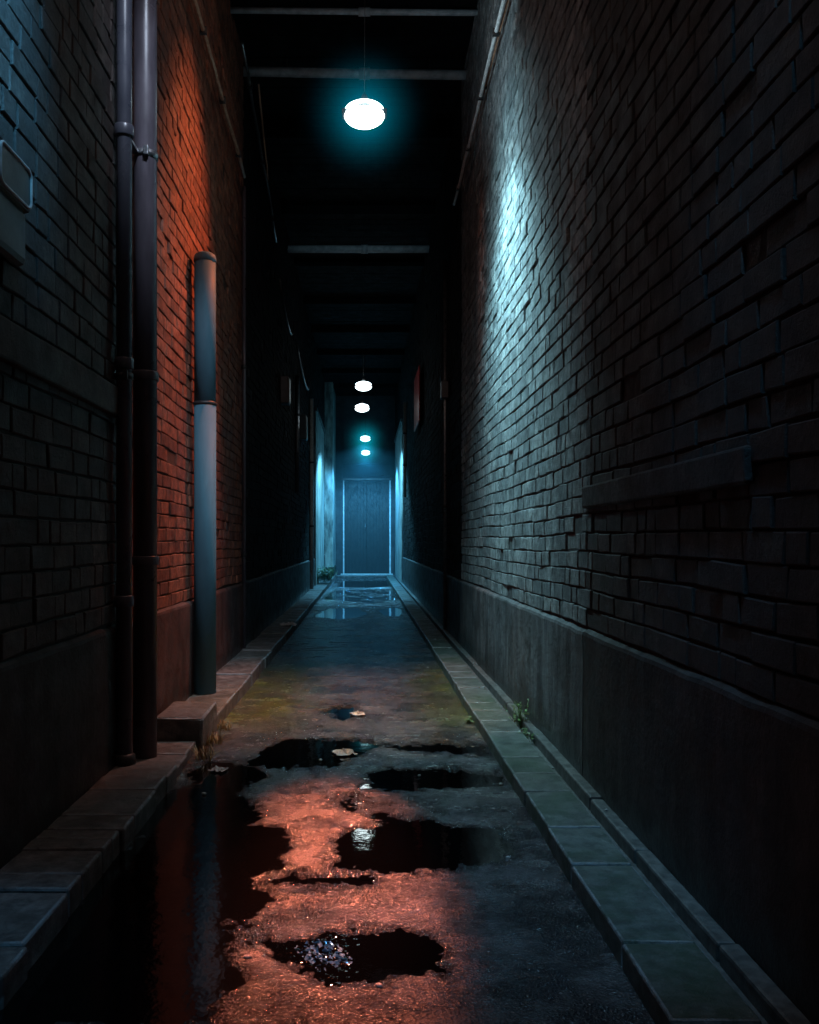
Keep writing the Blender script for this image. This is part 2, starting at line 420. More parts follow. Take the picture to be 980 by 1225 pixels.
# ------------------------------------------------------------------ walls
def brickwork(name, X, s, y0, y1, z0, z1, mats, parent, pitch=0.125, gap=0.012, lens=(0.15, 0.26, 0.29, 0.31), rough=1.0, holes=(), wav=0.012, tooth0=0.0, tooth1=0.0):
    """bricks laid one by one on a mortar bed; X wall plane, s direction of the alley"""
    V, Fc, ids = [], [], []
    nz = int((z1 - z0) / pitch)
    for c in range(nz):
        za = z0 + c * pitch
        odd = c % 2
        ya0, yb1 = y0 - tooth0 * odd, y1 - tooth1 * odd
        y = ya0 - random.uniform(0, 0.2)
        while y < yb1 - 0.02:
            L = random.choice(lens) * random.uniform(0.93, 1.07)
            ya, yb = max(y, ya0), min(y + L - gap, yb1)
            y += L
            if yb - ya < 0.04: continue
            ym = (ya + yb) / 2
            def wv(yy): return wav * (math.sin(yy * 1.3 + za * 0.7) + 0.6 * math.sin(yy * 3.1 + za * 2.3))
            f = random.gauss(0, 0.0035) * rough
            if random.random() < 0.03: f -= 0.008 * rough
            if random.random() < 0.04: f += 0.004 * rough
            if random.random() < 0.006: f -= 0.03
            zb = za + pitch - gap
            tl = [random.gauss(0, 0.0016) * rough for _ in range(4)]
            corners = [(ya, za + wv(ya)), (yb, za + wv(yb)), (yb, zb + wv(yb)), (ya, zb + wv(ya))]
            corners = [(a + random.gauss(0, 0.003), b + random.gauss(0, 0.003)) for a, b in corners]
            cy = sum(p[0] for p in corners) / 4; cz = sum(p[1] for p in corners) / 4
            b0 = len(V)
            ch = 0.005
            for (a, b) in corners: V.append((X - s * 0.03, a, b))
            for k, (a, b) in enumerate(corners): V.append((X + s * (0.012 + f + tl[k] - ch), a, b))
            for k, (a, b) in enumerate(corners):
                V.append((X + s * (0.012 + f + tl[k]), a + (ch if a < cy else -ch), b + (ch if b < cz else -ch)))
            for k in range(4):
                k2 = (k + 1) % 4
                Fc.append((b0 + k, b0 + k2, b0 + 4 + k2, b0 + 4 + k)); ids.append(0)
                Fc.append((b0 + 4 + k, b0 + 4 + k2, b0 + 8 + k2, b0 + 8 + k)); ids.append(0)
            Fc.append((b0 + 8, b0 + 9, b0 + 10, b0 + 11)); ids.append(0)
    b0 = len(V)
    V += [(X - s * 0.002, y0, z0 - 0.02), (X - s * 0.002, y1, z0 - 0.02), (X - s * 0.002, y1, z1), (X - s * 0.002, y0, z1),
          (X - s * 0.25, y0, z0 - 0.02), (X - s * 0.25, y1, z0 - 0.02), (X - s * 0.25, y1, z1), (X - s * 0.25, y0, z1)]
    for f in ((0, 1, 2, 3), (4, 7, 6, 5), (0, 4, 5, 1), (3, 2, 6, 7), (0, 3, 7, 4), (1, 5, 6, 2)):
        Fc.append(tuple(b0 + i for i in f)); ids.append(1)
    return mesh_obj(name, V, Fc, mats, parent, False, ids)


def plinth(X, s, y0, y1, mat, parent, out=0.035, ztop=PL):
    """rendered base: a finely divided sheet, a little uneven, with a sloping ledge"""
    ny = max(4, int((y1 - y0) / 0.06)); prof = [(0.0, -0.15)] + [(0.0, z) for z in np.linspace(0, ztop - 0.03, 18)] + [(-0.006, ztop - 0.012), (-out + 0.002, ztop + 0.006), (-0.25, ztop + 0.006)]
    V, Fc = [], []
    for i in range(ny + 1):
        y = y0 + (y1 - y0) * i / ny
        for (d, z) in prof:
            n = 0.006 * float(vnoise(np.array([y * 2.1]), np.array([z * 1.1]), 3)[0]) + 0.004 * float(vnoise(np.array([y * 9.0]), np.array([z * 4.0]), 4)[0])
            zz = z + (0.007 * float(vnoise(np.array([y * 5.0]), np.array([0.5]), 9)[0]) if z > ztop - 0.05 else 0)
            V.append((X + s * (out + d + n), y, zz))
    k = len(prof)
    for i in range(ny):
        for j in range(k - 1):
            Fc.append((i * k + j, (i + 1) * k + j, (i + 1) * k + j + 1, i * k + j + 1))
    return mesh_obj('plinth', V, Fc, mat, parent, False)


def wall(X, s, y0, y1, zt, bm_, mm_, pm_, label, **kw):
    root = empty('brick_wall', (0, 0, 0))
    root.location = (X, (y0 + y1) / 2, 0)
    off = Vector(root.location)
    a = brickwork('brickwork', X, s, y0, y1, PL + 0.02, zt, [bm_, mm_], root, **kw)
    b = plinth(X, s, y0, y1, pm_, root)
    for o in (a, b):
        o.data.transform(Matrix.Translation(-off))
    tag(root, label, 'wall', 'brick walls lining the alley')
    return root


ZT = 9.6
w_rn = wall(XR, -1, -1.2, 5.25, ZT, M['brick_shade_right'], M['mortar'], M['plinth_dark'],
            'dark brown brick wall, shade in its colour, filling the right side nearest the viewer', rough=0.85, wav=0.007, pitch=0.112, gap=0.011, tooth1=0.13)  # colour seam at this end stands in for the edge of the lamplight
w_rm = wall(XR - 0.001, -1, 5.262, 12.0, ZT, M['brick_lit_grey'], M['mortar_grey'], M['plinth_lit_grey'],
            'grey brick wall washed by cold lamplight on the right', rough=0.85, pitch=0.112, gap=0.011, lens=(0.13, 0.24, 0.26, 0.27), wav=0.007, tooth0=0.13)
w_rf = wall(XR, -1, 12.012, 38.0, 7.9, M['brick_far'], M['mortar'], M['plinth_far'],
            'unlit brick wall, darkness in its colour, running far back on the right', rough=1.0)
w_ln = wall(XL, 1, -1.2, 5.75, ZT, M['brick_dark_left'], M['mortar'], M['plinth_dark'],
            'grimy dark brick wall on the left carrying the meter box', rough=0.75, wav=0.006)
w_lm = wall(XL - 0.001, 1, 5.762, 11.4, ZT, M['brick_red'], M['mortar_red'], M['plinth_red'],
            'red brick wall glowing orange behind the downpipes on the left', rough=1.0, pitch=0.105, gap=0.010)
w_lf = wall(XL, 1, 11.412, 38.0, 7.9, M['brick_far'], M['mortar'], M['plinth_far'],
            'unlit brick wall, darkness in its colour, running far back on the left', rough=1.0)


def child_box(name, root, mat, dims, bev=0.008, jit=0.0, smooth=False):
    bm = bmesh.new()
    box(bm, *dims, bev=bev, jit=jit)
    o = bm_obj(name, bm, mat, root, smooth)
    o.data.transform(Matrix.Translation(-Vector(root.location)))
    return o

# stone band courses standing proud of the near walls
child_box('string_course', w_ln, M['brick_dark_left'], (XL - 0.05, XL + 0.05, -1.2, 5.55, 2.28, 2.46), 0.012, 0.004)
child_box('string_course', w_rn, M['brick_shade_right'], (XR - 0.045, XR + 0.05, 3.0, 5.24, 1.70, 1.83), 0.012, 0.006)

# ------------------------------------------------------------------ ground, road, puddles
def sheet(name, x0, x1, y0, y1, z, mat):
    o = mesh_obj(name, [(x0, y0, z), (x1, y0, z), (x1, y1, z), (x0, y1, z)], [(0, 1, 2, 3)], mat)
    return tag(o, kind='structure')
sheet('ground', -150, 150, -150, 250, -0.12, M['ground'])

def gp(px, py, z=0.0):
    d = F * (H - z) / (py - 648.0)
    return ((px - 436.0) * d / F, d)

puddle_px = [
    # big pool by the left kerb
    [(-60, 1240), (80, 1085), (140, 1012), (180, 962), (215, 945), (262, 948), (300, 958), (322, 975), (300, 985), (345, 992), (352, 1014), (338, 1036), (300, 1046), (318, 1062), (330, 1080), (292, 1100), (300, 1120), (285, 1146), (296, 1170), (282, 1190), (270, 1230)],
    # middle pool
    [(402, 1012), (395, 1024), (402, 1036), (450, 1042), (520, 1041), (600, 1034), (612, 1010), (604, 991), (545, 988), (500, 980), (470, 976), (440, 990), (415, 996)],
    # nearest pool
    [(312, 1130), (345, 1150), (368, 1160), (420, 1171), (500, 1168), (530, 1160), (538, 1140), (526, 1122), (470, 1119), (400, 1119), (350, 1123)],
    # far pool left of centre
    [(298, 912), (310, 896), (330, 888), (380, 885), (440, 888), (440, 896), (420, 912), (380, 919), (320, 917)],
    # far pool right
    [(436, 944), (438, 926), (470, 921), (540, 920), (606, 926), (612, 938), (560, 942), (500, 945)],
    # thin wet seam
    [(330, 1052), (340, 1046), (430, 1046), (450, 1052), (445, 1060), (400, 1060), (350, 1058)],
    # pool in the angle of the left kerb
    [(218, 952), (222, 925), (250, 912), (300, 916), (318, 930), (290, 946), (262, 952)],
    # long thin seam further off
    [(440, 893), (480, 889), (560, 891), (592, 898), (580, 906), (500, 899)],
    # wet mark crossing towards the right
    [(395, 960), (420, 950), (440, 962), (470, 974), (450, 982), (415, 974)],
    [(380, 852), (400, 846), (430, 847), (432, 856), (410, 860)],
    [(380, 716), (400, 706), (470, 705), (490, 714), (450, 722)],
    [(404, 702), (410, 695), (466, 695), (474, 701), (440, 703)],
    [(372, 738), (392, 728), (428, 727), (440, 735), (410, 741)],
    [(452, 730), (470, 726), (486, 730), (480, 737), (460, 737)],
]
puddles = [[gp(*p) for p in poly] for poly in puddle_px]

def poly_sd(poly, x, y):
    n = len(poly)
    d2 = np.full(x.shape, 1e9)
    ins = np.zeros(x.shape, dtype=bool)
    for i in range(n):
        ax, ay = poly[i]; bx, by = poly[(i + 1) % n]
        ex, ey = bx - ax, by - ay
        t = np.clip(((x - ax) * ex + (y - ay) * ey) / (ex * ex + ey * ey + 1e-12), 0, 1)
        d2 = np.minimum(d2, (x - ax - t * ex) ** 2 + (y - ay - t * ey) ** 2)
        c = ((ay > y) != (by > y)) & (x < ex * (y - ay) / (ey if abs(ey) > 1e-9 else 1e-9) + ax)
        ins ^= c
    return np.where(ins, -1, 1) * np.sqrt(d2)

def build_road():
    ys = [-1.2]
    while ys[-1] < 37.0:
        y = ys[-1]
        ys.append(y + (0.03 if y < 2.2 else max(0.0065, 0.62 * y * y / (F * H))))
    ys = np.array(ys)
    xs = np.linspace(-1.25, 0.93, 250)
    X, Y = np.meshgrid(xs, ys)
    # warp so that the outlines come out ragged
    wx = X + 0.045 * vnoise(X * 9, Y * 6, 1) + 0.028 * vnoise(X * 31, Y * 24, 2) + 0.012 * vnoise(X * 80, Y * 70, 12)
    wy = Y + (0.045 * vnoise(X * 7, Y * 5, 5) + 0.045 * vnoise(X * 22, Y * 18, 6) + 0.02 * vnoise(X * 70, Y * 60, 13)) * np.clip(Y / 4, 0.6, 2)
    Z = 0.0075 + 0.0030 * vnoise(X * 3.1, Y * 2.3, 7) + 0.0022 * vnoise(X * 14, Y * 11, 8) + 0.0016 * vnoise(X * 46, Y * 40, 9) + 0.0016 * vnoise(X * 95, Y * 90, 10)
    for i, poly in enumerate(puddles):
        sd = poly_sd(poly, wx, wy)
        t = np.clip((0.09 - sd) / 0.20, 0, 1)
        Z -= 0.020 * t * t * (3 - 2 * t) * (0.72 if i == 0 else 1.0 if i not in (8, 10) else 0.55)
    # fall to the channel at both kerbs
    V = np.stack([X.ravel(), Y.ravel(), Z.ravel()], 1)
    nx = len(xs); ny = len(ys)
    i = np.arange(ny - 1)[:, None] * nx + np.arange(nx - 1)[None, :]
    Fq = np.stack([i, i + 1, i + nx + 1, i + nx], -1).reshape(-1, 4)
    me = bpy.data.meshes.new('road')
    me.vertices.add(len(V)); me.vertices.foreach_set('co', V.ravel())
    me.loops.add(Fq.size); me.loops.foreach_set('vertex_index', Fq.ravel().astype(np.int32))
    me.polygons.add(len(Fq)); me.polygons.foreach_set('loop_start', (np.arange(len(Fq)) * 4).astype(np.int32))
    me.polygons.foreach_set('use_smooth', np.ones(len(Fq), dtype=bool))
    me.materials.append(M['asphalt'])
    me.update(calc_edges=True); me.validate()
    o = bpy.data.objects.new('road', me); C.objects.link(o)
    return tag(o, kind='structure')
build_road()
for i, poly in enumerate(puddles):
    cx = sum(p[0] for p in poly) / len(poly); cy = sum(p[1] for p in poly) / len(poly)
    vs = []
    for (x, y) in poly:
        dx, dy = x - cx, y - cy; L = math.hypot(dx, dy) + 1e-6
        vs.append((max(-1.22, min(0.92, x + dx / L * 0.12)), y + dy / L * 0.12, -0.0003 * i))
    o = mesh_obj('puddle', vs, [tuple(range(len(vs)))], M['water_ripple'] if i == 2 else M['water_murky'] if i == 0 else M['water'])
    tag(o, kind='structure')

# paving along both walls ------------------------------------------------
def slabs(name, x0, x1, y0, y1, z, lens, mat, jz=0.006, bev=0.012, base=-0.1, gap=0.010, fall=0.0):
    bm = bmesh.new()
    y = y0
    while y < y1 - 0.05:
        L = random.choice(lens) * random.uniform(0.85, 1.15)
        ye = min(y + L, y1)
        zz = z + random.uniform(-jz, jz)
        dx = random.uniform(-0.012, 0.012)
        box(bm, x0, x1 + dx if x1 < 0 else x1, y + gap / 2, ye - gap / 2, base, zz, bev=bev, jit=0.004)
        y = ye
    o = bm_obj(name, bm, mat)
    return tag(o, kind='structure')

slabs('pavement', XL + 0.03, -1.17, -1.2, 5.48, 0.115, (0.16, 0.24, 0.30, 0.42), M['stone'])
slabs('pavement', XL + 0.03, -1.19, 5.52, 6.28, 0.075, (0.36,), M['stone'], 0.003)
slabs('kerb', XL + 0.03, -1.17, 6.95, 37.0, 0.135, (0.7, 0.9, 1.1), M['stone'], 0.010)
slabs('kerb', 0.90, 1.165, -1.2, 37.0, 0.10, (0.22, 0.34, 0.45, 0.7), M['stone_mossy'], 0.004, 0.010)
slabs('gutter', 1.155, 1.245, -1.2, 37.0, 0.022, (1.5, 2.0), M['concrete'], 0.002, 0.004)
slabs('gutter_lip', 1.240, XR - 0.03, -1.2, 37.0, 0.095, (0.9, 1.2, 1.6), M['concrete'], 0.004, 0.012)

def stone_block(x0, x1, y0, y1, z0, z1, label):
    bm = bmesh.new()
    box(bm, x0, x1, y0, y1, z0, z1, bev=0.018, jit=0.012)
    bmesh.ops.subdivide_edges(bm, edges=bm.edges[:], cuts=1, use_grid_fill=True)
    for v in bm.verts:
        v.co += Vector([random.gauss(0, 0.002) for _ in range(3)])
    o = bm_obj('stone_block', bm, M['stone'])
    tag(o, label, 'stone block', 'loose stone blocks on the left pavement')
stone_block(-1.50, -1.165, 6.29, 6.92, 0.0, 0.235, 'thick rough stone block standing proud on the left kerb beside the weeds')

# ------------------------------------------------------------------ pipes on the left
def pipe_root(name, loc, label, cat, group):
    r = empty(name, loc)
    tag(r, label, cat, group)
    return r

def part_tube(name, root, pts, rad, mat, n=20):
    bm = bmesh.new(); tube(bm, pts, rad, n)
    return bm_obj(name, bm, mat, root)

def collar(root, r, z, mat, h=0.05, name='collar'):
    bm = bmesh.new()
    lathe(bm, [(r - 0.004, z - h / 2), (r + 0.010, z - h / 2), (r + 0.013, z - h / 2 + 0.006), (r + 0.013, z + h / 2 - 0.006), (r + 0.010, z + h / 2), (r - 0.004, z + h / 2)], 24)
    return bm_obj(name, bm, mat, root)

def bracket(root, r, z, mat, wall_dx):
    """strap round the pipe, lug and arm back to the wall"""
    bm = bmesh.new()
    lathe(bm, [(r - 0.002, z - 0.02), (r + 0.008, z - 0.02), (r + 0.008, z + 0.02), (r - 0.002, z + 0.02)], 24)
    box(bm, wall_dx, -r + 0.01, -0.015, 0.015, z - 0.018, z + 0.018, 0.003)
    box(bm, r * 0.2, r * 0.2 + 0.03, -r - 0.03, -r, z - 0.03, z + 0.03, 0.004)
    return bm_obj('bracket', bm, mat, root)

# thin downpipe
p1 = pipe_root('downpipe', (-1.50, 5.48, 0.11), 'thin blue black downpipe on the left, nearest the viewer', 'downpipe', 'downpipes on the left wall')
part_tube('pipe', p1, [(0, 0, 0.0), (0, 0, 9.3)], 0.048, M['pipe_thin'])
for z in (1.02, 2.50, 3.95): collar(p1, 0.048, z, M['pipe_thin'], 0.07)
bm = bmesh.new()
lathe(bm, [(0.05, 0.07), (0.068, 0.06), (0.072, 0.0), (0.0, -0.005)], 20)
bm_obj('shoe', bm, M['iron'], p1)
bracket(p1, 0.048, 2.42, M['iron'], -0.08)
# thick downpipe
p2 = pipe_root('downpipe', (-1.455, 5.82, 0.075), 'thick dark violet downpipe with pale bracket, beside the thin one', 'downpipe', 'downpipes on the left wall')
part_tube('pipe', p2, [(0, 0, 0.0), (0, 0, 9.3)], 0.078, M['pipe_dark'], 28)
for z in (1.30, 2.52): collar(p2, 0.078, z, M['pipe_dark'], 0.06)
bracket(p2, 0.078, 3.98, M['steel'], -0.13)
bm = bmesh.new()
box(bm, -0.09, -0.02, -0.36, -0.06, 3.965, 3.985, 0.003)
bm_obj('tie_bar', bm, M['steel'], p2)
# grey standing pipe
p3 = pipe_root('standpipe', (-1.445, 7.96, 0.13), 'pale grey capped pipe standing waist wide against red brick', 'pipe', 'pipes on the left wall')
p3['label'] = 'pale grey plastic pipe with rounded cap against the red brick'
part_tube('pipe', p3, [(0, 0, 0.0), (0, 0, 2.62)], 0.100, M['pipe_grey'], 28)
part_tube('upper_pipe', p3, [(0, 0, 2.635), (0, 0, 3.93)], 0.097, M['pipe_grey'], 28)
bm = bmesh.new()
lathe(bm, [(0.097, 3.90), (0.103, 3.905), (0.103, 3.93), (0.093, 3.965), (0.065, 3.985), (0.0, 3.992)], 28)
bm_obj('cap', bm, M['pipe_grey'], p3, True)
bm = bmesh.new()
lathe(bm, [(0.09, 2.60), (0.106, 2.605), (0.106, 2.63), (0.09, 2.64)], 28)
bm_obj('joint_ring', bm, M['iron'], p3)
# thin conduit further on
p4 = pipe_root('conduit', (-1.535, 11.2, 0.13), 'slim dull conduit running up the left wall past the grey pipe', 'conduit', 'conduits on the walls')
part_tube('pipe', p4, [(0, 0, 0), (0, 0, 5.9)], 0.024, M['pipe_dark'], 12)
for z in (1.2, 3.6): collar(p4, 0.024, z, M['iron'], 0.05)
# conduit in the distance
def conduit(x, y, z0, z1, r, mat, label):
    o = pipe_root('conduit', (x, y, z0), label, 'conduit', 'conduits on the walls')
    part_tube('pipe', o, [(0, 0, 0), (0, 0, z1 - z0)], r, mat, 12)
    for k in range(1, 3): collar(o, r, (z1 - z0) * k / 3, M['iron'], 0.05)
    return o
conduit(1.285, 14.0, 0.10, 6.0, 0.026, M['steel'], 'slim steel conduit up the dark right wall with small junction box')
conduit(-1.50, 19.6, 2.6, 5.2, 0.05, M['steel'], 'short bright steel conduit high on the left wall in the dark stretch')
conduit(-1.52, 25.2, 0.12, 5.6, 0.06, M['white_paint'], 'whitish pipe on the left wall just before the lit blue stretch')
conduit(1.27, 27.6, 2.9, 5.9, 0.05, M['white_paint'], 'whitish pipe high on the right wall near the far door')
bm = bmesh.new(); box(bm, 1.22, 1.335, 13.9, 14.1, 3.78, 4.05, 0.01)
jb = bm_obj('junction_box', bm, M['box_grey']); tag(jb, 'small grey junction box on the right wall conduit', 'junction box')

# cables and conduits under the roof edge ---------------------------------
def run(name, pts, r, mat, label, cat, clips=0):
    root = pipe_root(name, pts[0], label, cat, 'cable runs along the walls')
    o = Vector(pts[0])
    part_tube('cable', root, [Vector(p) - o for p in pts], r, mat, 8)
    for k in range(clips):
        t = (k + 0.5) / clips * (len(pts) - 1); i = int(t); q = Vector(pts[i]).lerp(Vector(pts[i + 1]), t - i) - o
        bm = bmesh.new(); box(bm, q.x - r * 1.6, q.x + r * 1.6, q.y - 0.02, q.y + 0.02, q.z - r * 1.7, q.z + r * 1.7, 0.003)
        bm_obj('clip', bm, M['iron'], root)
    return root
def wob(p0, p1, n, a):
    return [Vector(p0).lerp(Vector(p1), k / n) + Vector((random.uniform(-a, a) * 0.4, 0, random.uniform(-a, a))) for k in range(n + 1)]
run('cable', wob((-1.49, 6.4, 6.32), (-1.50, 11.0, 6.08), 10, 0.012), 0.020, M['copper'], 'rust coloured cable sloping along the top of the orange wall', 'cable', 4)
run('cable', wob((-1.47, 10.6, 7.55), (-1.50, 15.0, 6.60), 8, 0.03), 0.020, M['steel'], 'pale cable dropping from the roof along the left wall', 'cable', 3)
run('cable', wob((-1.36, 11.3, 7.40), (-1.36, 12.4, 6.60), 6, 0.02), 0.012, M['copper'], 'short rusty cable hanging below the first cross pipe', 'cable')
run('cable', wob((1.25, 5.5, 6.42), (1.26, 12.3, 6.22), 16, 0.012), 0.020, M['white_paint'], 'long white conduit along the top of the right wall', 'cable', 6)
run('cable', wob((1.30, 6.2, 6.38), (1.285, 10.4, 6.32), 10, 0.02), 0.012, M['copper'], 'thin brownish cable beside the white conduit on the right', 'cable', 2)
def hang(y0, y1, z, sag, x):
    return [(x + 0.05 * math.sin(3 * t), y0 + (y1 - y0) * t, z - sag * 4 * t * (1 - t)) for t in np.linspace(0, 1, 12)]
run('cable', hang(15.0, 18.0, 6.0, 0.55, -1.45), 0.022, M['steel'], 'sagging loop of cable on the left wall in the dark stretch', 'cable')
run('cable', hang(18.2, 22.5, 5.6, 0.5, -1.40), 0.022, M['steel'], 'second sagging cable on the left wall beyond the first loop', 'cable')

# cross pipes --------------------------------------------------------------
def cross_pipe(y, z, r, label, tilt=0.0):
    root = pipe_root('cross_pipe', (0, y, z), label, 'pipe', 'pipes crossing under the roof')
    part_tube('pipe', root, [(XL - 0.02, 0, tilt), (0.0, 0, 0), (XR + 0.02, 0, -tilt * 0.6)], r, M['cross_pipe'], 16)
    bm = bmesh.new()
    tube(bm, [(-0.07, 0, 0), (0.07, 0, 0)], r + 0.014, 16)
    bm_obj('coupling', bm, M['cross_pipe'], root)
    for x in (-1.0, 0.85):
        bm = bmesh.new(); tube(bm, [(x, 0, r), (x, 0, ROOF_Z - z - 0.02)], 0.008, 8); bm_obj('hanger', bm, M['iron'], root)
cross_pipe(10.3, 7.72, 0.035, 'topmost of the pale pipes crossing under the roof', 0.02)
cross_pipe(11.4, 7.58, 0.06, 'pale pipe crossing overhead just above the big lamp', 0.03)
cross_pipe(18.0, 7.50, 0.075, 'pale pipe crossing low in the view beneath the big lamp')

# ------------------------------------------------------------------ roof
rf = empty('roof', (0, 22.5, ROOF_Z)); tag(rf, 'black boarded roof covering the alley', 'roof')
bm = bmesh.new()
y = 7.2
while y < 38.2:
    dz = random.uniform(0, 0.012)
    box(bm, XL - 0.3, XR + 0.3, y - 22.5, y + 0.24 - 22.5, 0.01 + dz, 0.06 + dz, 0.004)
    y += 0.25
bm_obj('boarding', bm, M['roof'], rf)
bm = bmesh.new(); box(bm, XL - 0.4, XR + 0.4, 7.15 - 22.5, 38.3 - 22.5, 0.09, 0.16); bm_obj('covering', bm, M['roof'], rf)
for k in range(8):
    yy = 13.4 + k * 3.1
    if abs(yy - 18.0) < 1.2: continue
    bm = bmesh.new(); box(bm, XL - 0.02, XR + 0.02, yy - 0.06 - 22.5, yy + 0.06 - 22.5, -0.16, 0.005, 0.006)
    bm_obj('joist', bm, M['roof'], rf)

# ------------------------------------------------------------------ lamps
def make_lamp(y, z, glow, label, r=0.185, x=0.0):
    root = empty('pendant_lamp', (x, y, z))
    tag(root, label, 'lamp', 'pendant lamps down the middle of the alley')
    bm = bmesh.new()
    prof = [(r * 1.0, -0.012)] + [(r * math.cos(a), -0.012 - r * 0.54 * math.sin(a)) for a in np.linspace(0.12, 1.45, 9)] + [(0, -0.012 - r * 0.55)]
    lathe(bm, prof, 36); bm_obj('lower_globe', bm, glow, root)
    bm = bmesh.new()
    prof = [(r * 1.0, 0.012)] + [(r * math.cos(a), 0.012 + r * 0.46 * math.sin(a)) for a in np.linspace(0.12, 1.35, 9)] + [(0.03, 0.012 + r * 0.465)]
    lathe(bm, prof, 36); bm_obj('upper_globe', bm, glow, root)
    bm = bmesh.new()
    lathe(bm, [(r * 0.90, -0.013), (r * 0.91, -0.008), (r * 0.91, 0.008), (r * 0.90, 0.013)], 36)
    for s in (-1, 1):
        box(bm, s * r * 0.97 - 0.026, s * r * 0.97 + 0.026, -0.07, 0.07, -0.020, 0.020, 0.004)
    bm_obj('collar', bm, M['iron'], root)
    bm = bmesh.new(); lathe(bm, [(0.0, 0.10), (0.034, 0.10), (0.034, 0.15), (0.012, 0.19), (0.0, 0.19)], 16); bm_obj('lamp_holder', bm, M['iron'], root)
    bm = bmesh.new(); tube(bm, [(0, 0, 0.18), (0.006, 0.003, (ROOF_Z - z) * 0.5), (0, 0, ROOF_Z - z - 0.005)], 0.0025, 6); bm_obj('cable', bm, M['mortar'], root)
    return root
LAMPS = [(8.0, 5.40, 0.0), (19.6, 4.98, -0.02), (22.8, 4.98, -0.06), (29.6, 4.98, 0.03), (34.3, 4.98, 0.05)]
names = ['largest and nearest round white pendant lamp hanging high above the wet lane',
         'second pendant lamp, the topmost of the small distant four',
         'third pendant lamp, just below the second in the far row',
         'fourth pendant lamp, upper one of the cyan pair above the door',
         'fifth pendant lamp, lower one of the cyan pair above the door']
for i, ((y, z, x), nm) in enumerate(zip(LAMPS, names)):
    make_lamp(y, z, M['glow1'] if i < 3 else M['glow_far'], nm, 0.185 if i < 3 else 0.175, x)

def light(kind, name, loc, col, power, target=None, size=0.05, angle=None, blend=0.5, scale=None):
    d = bpy.data.lights.new(name, kind)
    d.color = col; d.energy = power
    if kind in ('POINT', 'SPOT'): d.shadow_soft_size = size
    if kind == 'SPOT':
        d.spot_size = R(angle); d.spot_blend = blend
    o = bpy.data.objects.new(name, d); C.objects.link(o); o.location = loc
    if target is not None:
        o.rotation_euler = (Vector(target) - Vector(loc)).to_track_quat('-Z', 'Y').to_euler()
    if scale: o.scale = scale
    return o
CY = (0.55, 0.88, 1.0)
light('SPOT', 'lamp_beam', (0.0, 8.0, 5.20), (0.42, 0.85, 0.97), 1050, (XR, 8.05, 2.5), 0.08, 116, 1.0, (0.72, 1, 1))
light('SPOT', 'lamp_beam', (0.02, 8.0, 5.20), (0.50, 0.86, 0.97), 170, (XR, 8.1, 4.2), 0.08, 150, 1.0, (0.6, 1, 1))
light('SPOT', 'lamp_light', (0.0, 8.3, 5.52), (0.5, 0.85, 1.0), 160, (0.0, 18.0, 7.55), 0.05, 26, 1.0)
light('SPOT', 'lamp_light', (0.1, 8.0, 5.56), (0.6, 0.88, 1.0), 45, (XR, 8.6, 6.6), 0.05, 100, 1.0)
light('SPOT', 'lamp_light', (-0.02, 19.6, 4.80), CY, 20, (-0.02, 19.6, 0), 0.1, 120, 0.8)
light('SPOT', 'lamp_light', (-0.06, 22.8, 4.80), CY, 20, (-0.06, 22.8, 0), 0.1, 120, 0.8)
light('SPOT', 'lamp_light', (0.03, 29.6, 4.78), (0.16, 0.64, 1.0), 1200, (0.03, 30.6, 0), 0.1, 160, 0.3)
light('SPOT', 'lamp_light', (0.05, 34.3, 4.78), (0.08, 0.50, 1.0), 1200, (0.05, 35.0, 0), 0.1, 150, 0.4)
# orange lights added for the glow, without fittings, some within view
OR = (1.0, 0.23, 0.12)
light('SPOT', 'added_warm_light', (1.1, 10.0, 7.35), (1.0, 0.20, 0.06), 1700, (XL, 7.8, 1.4), 0.1, 80, 1.0, (0.36, 1, 1))
light('SPOT', 'added_warm_light', (-0.35, 11.0, 7.3), OR, 22000, (-0.17, 4.05, 0), 0.1, 15, 1.0, (0.45, 1, 1))
light('SPOT', 'added_warm_light', (0.2, 7.0, 7.0), (1.0, 0.42, 0.10), 1500, (-0.05, 7.5, 0), 0.1, 28, 1.0)
light('POINT', 'added_warm_light', (0.1, 4.2, 8.8), (1.0, 0.62, 0.50), 110, size=0.1)  # added warm fill over the near stretch
# cold spots added to brighten near bricks, pipes, kerbs and film
light('SPOT', 'added_cold_light', (0.2, 1.8, 7.5), (0.14, 0.58, 1.0), 5000, (-1.58, 3.40, 4.45), 0.2, 19, 1.0)
light('SPOT', 'added_cold_light', (-0.2, 3.2, 7.0), (0.68, 0.80, 1.0), 900, (-1.48, 6.9, 3.2), 0.2, 26, 1.0)
light('SPOT', 'added_cold_light', (0.5, 1.6, 8.5), (0.20, 0.60, 1.0), 1100, (0.72, 3.8, 0), 0.2, 19, 1.0)
light('SPOT', 'added_cold_light', (-0.1, 6.6, 7.6), (0.45, 0.75, 1.0), 600, (-0.14, 3.35, 0), 0.1, 7, 1.0)
light('SPOT', 'added_cold_light', (-0.6, 1.0, 8.5), (0.14, 0.55, 1.0), 700, (-1.4, 2.9, 0), 0.2, 12, 1.0)

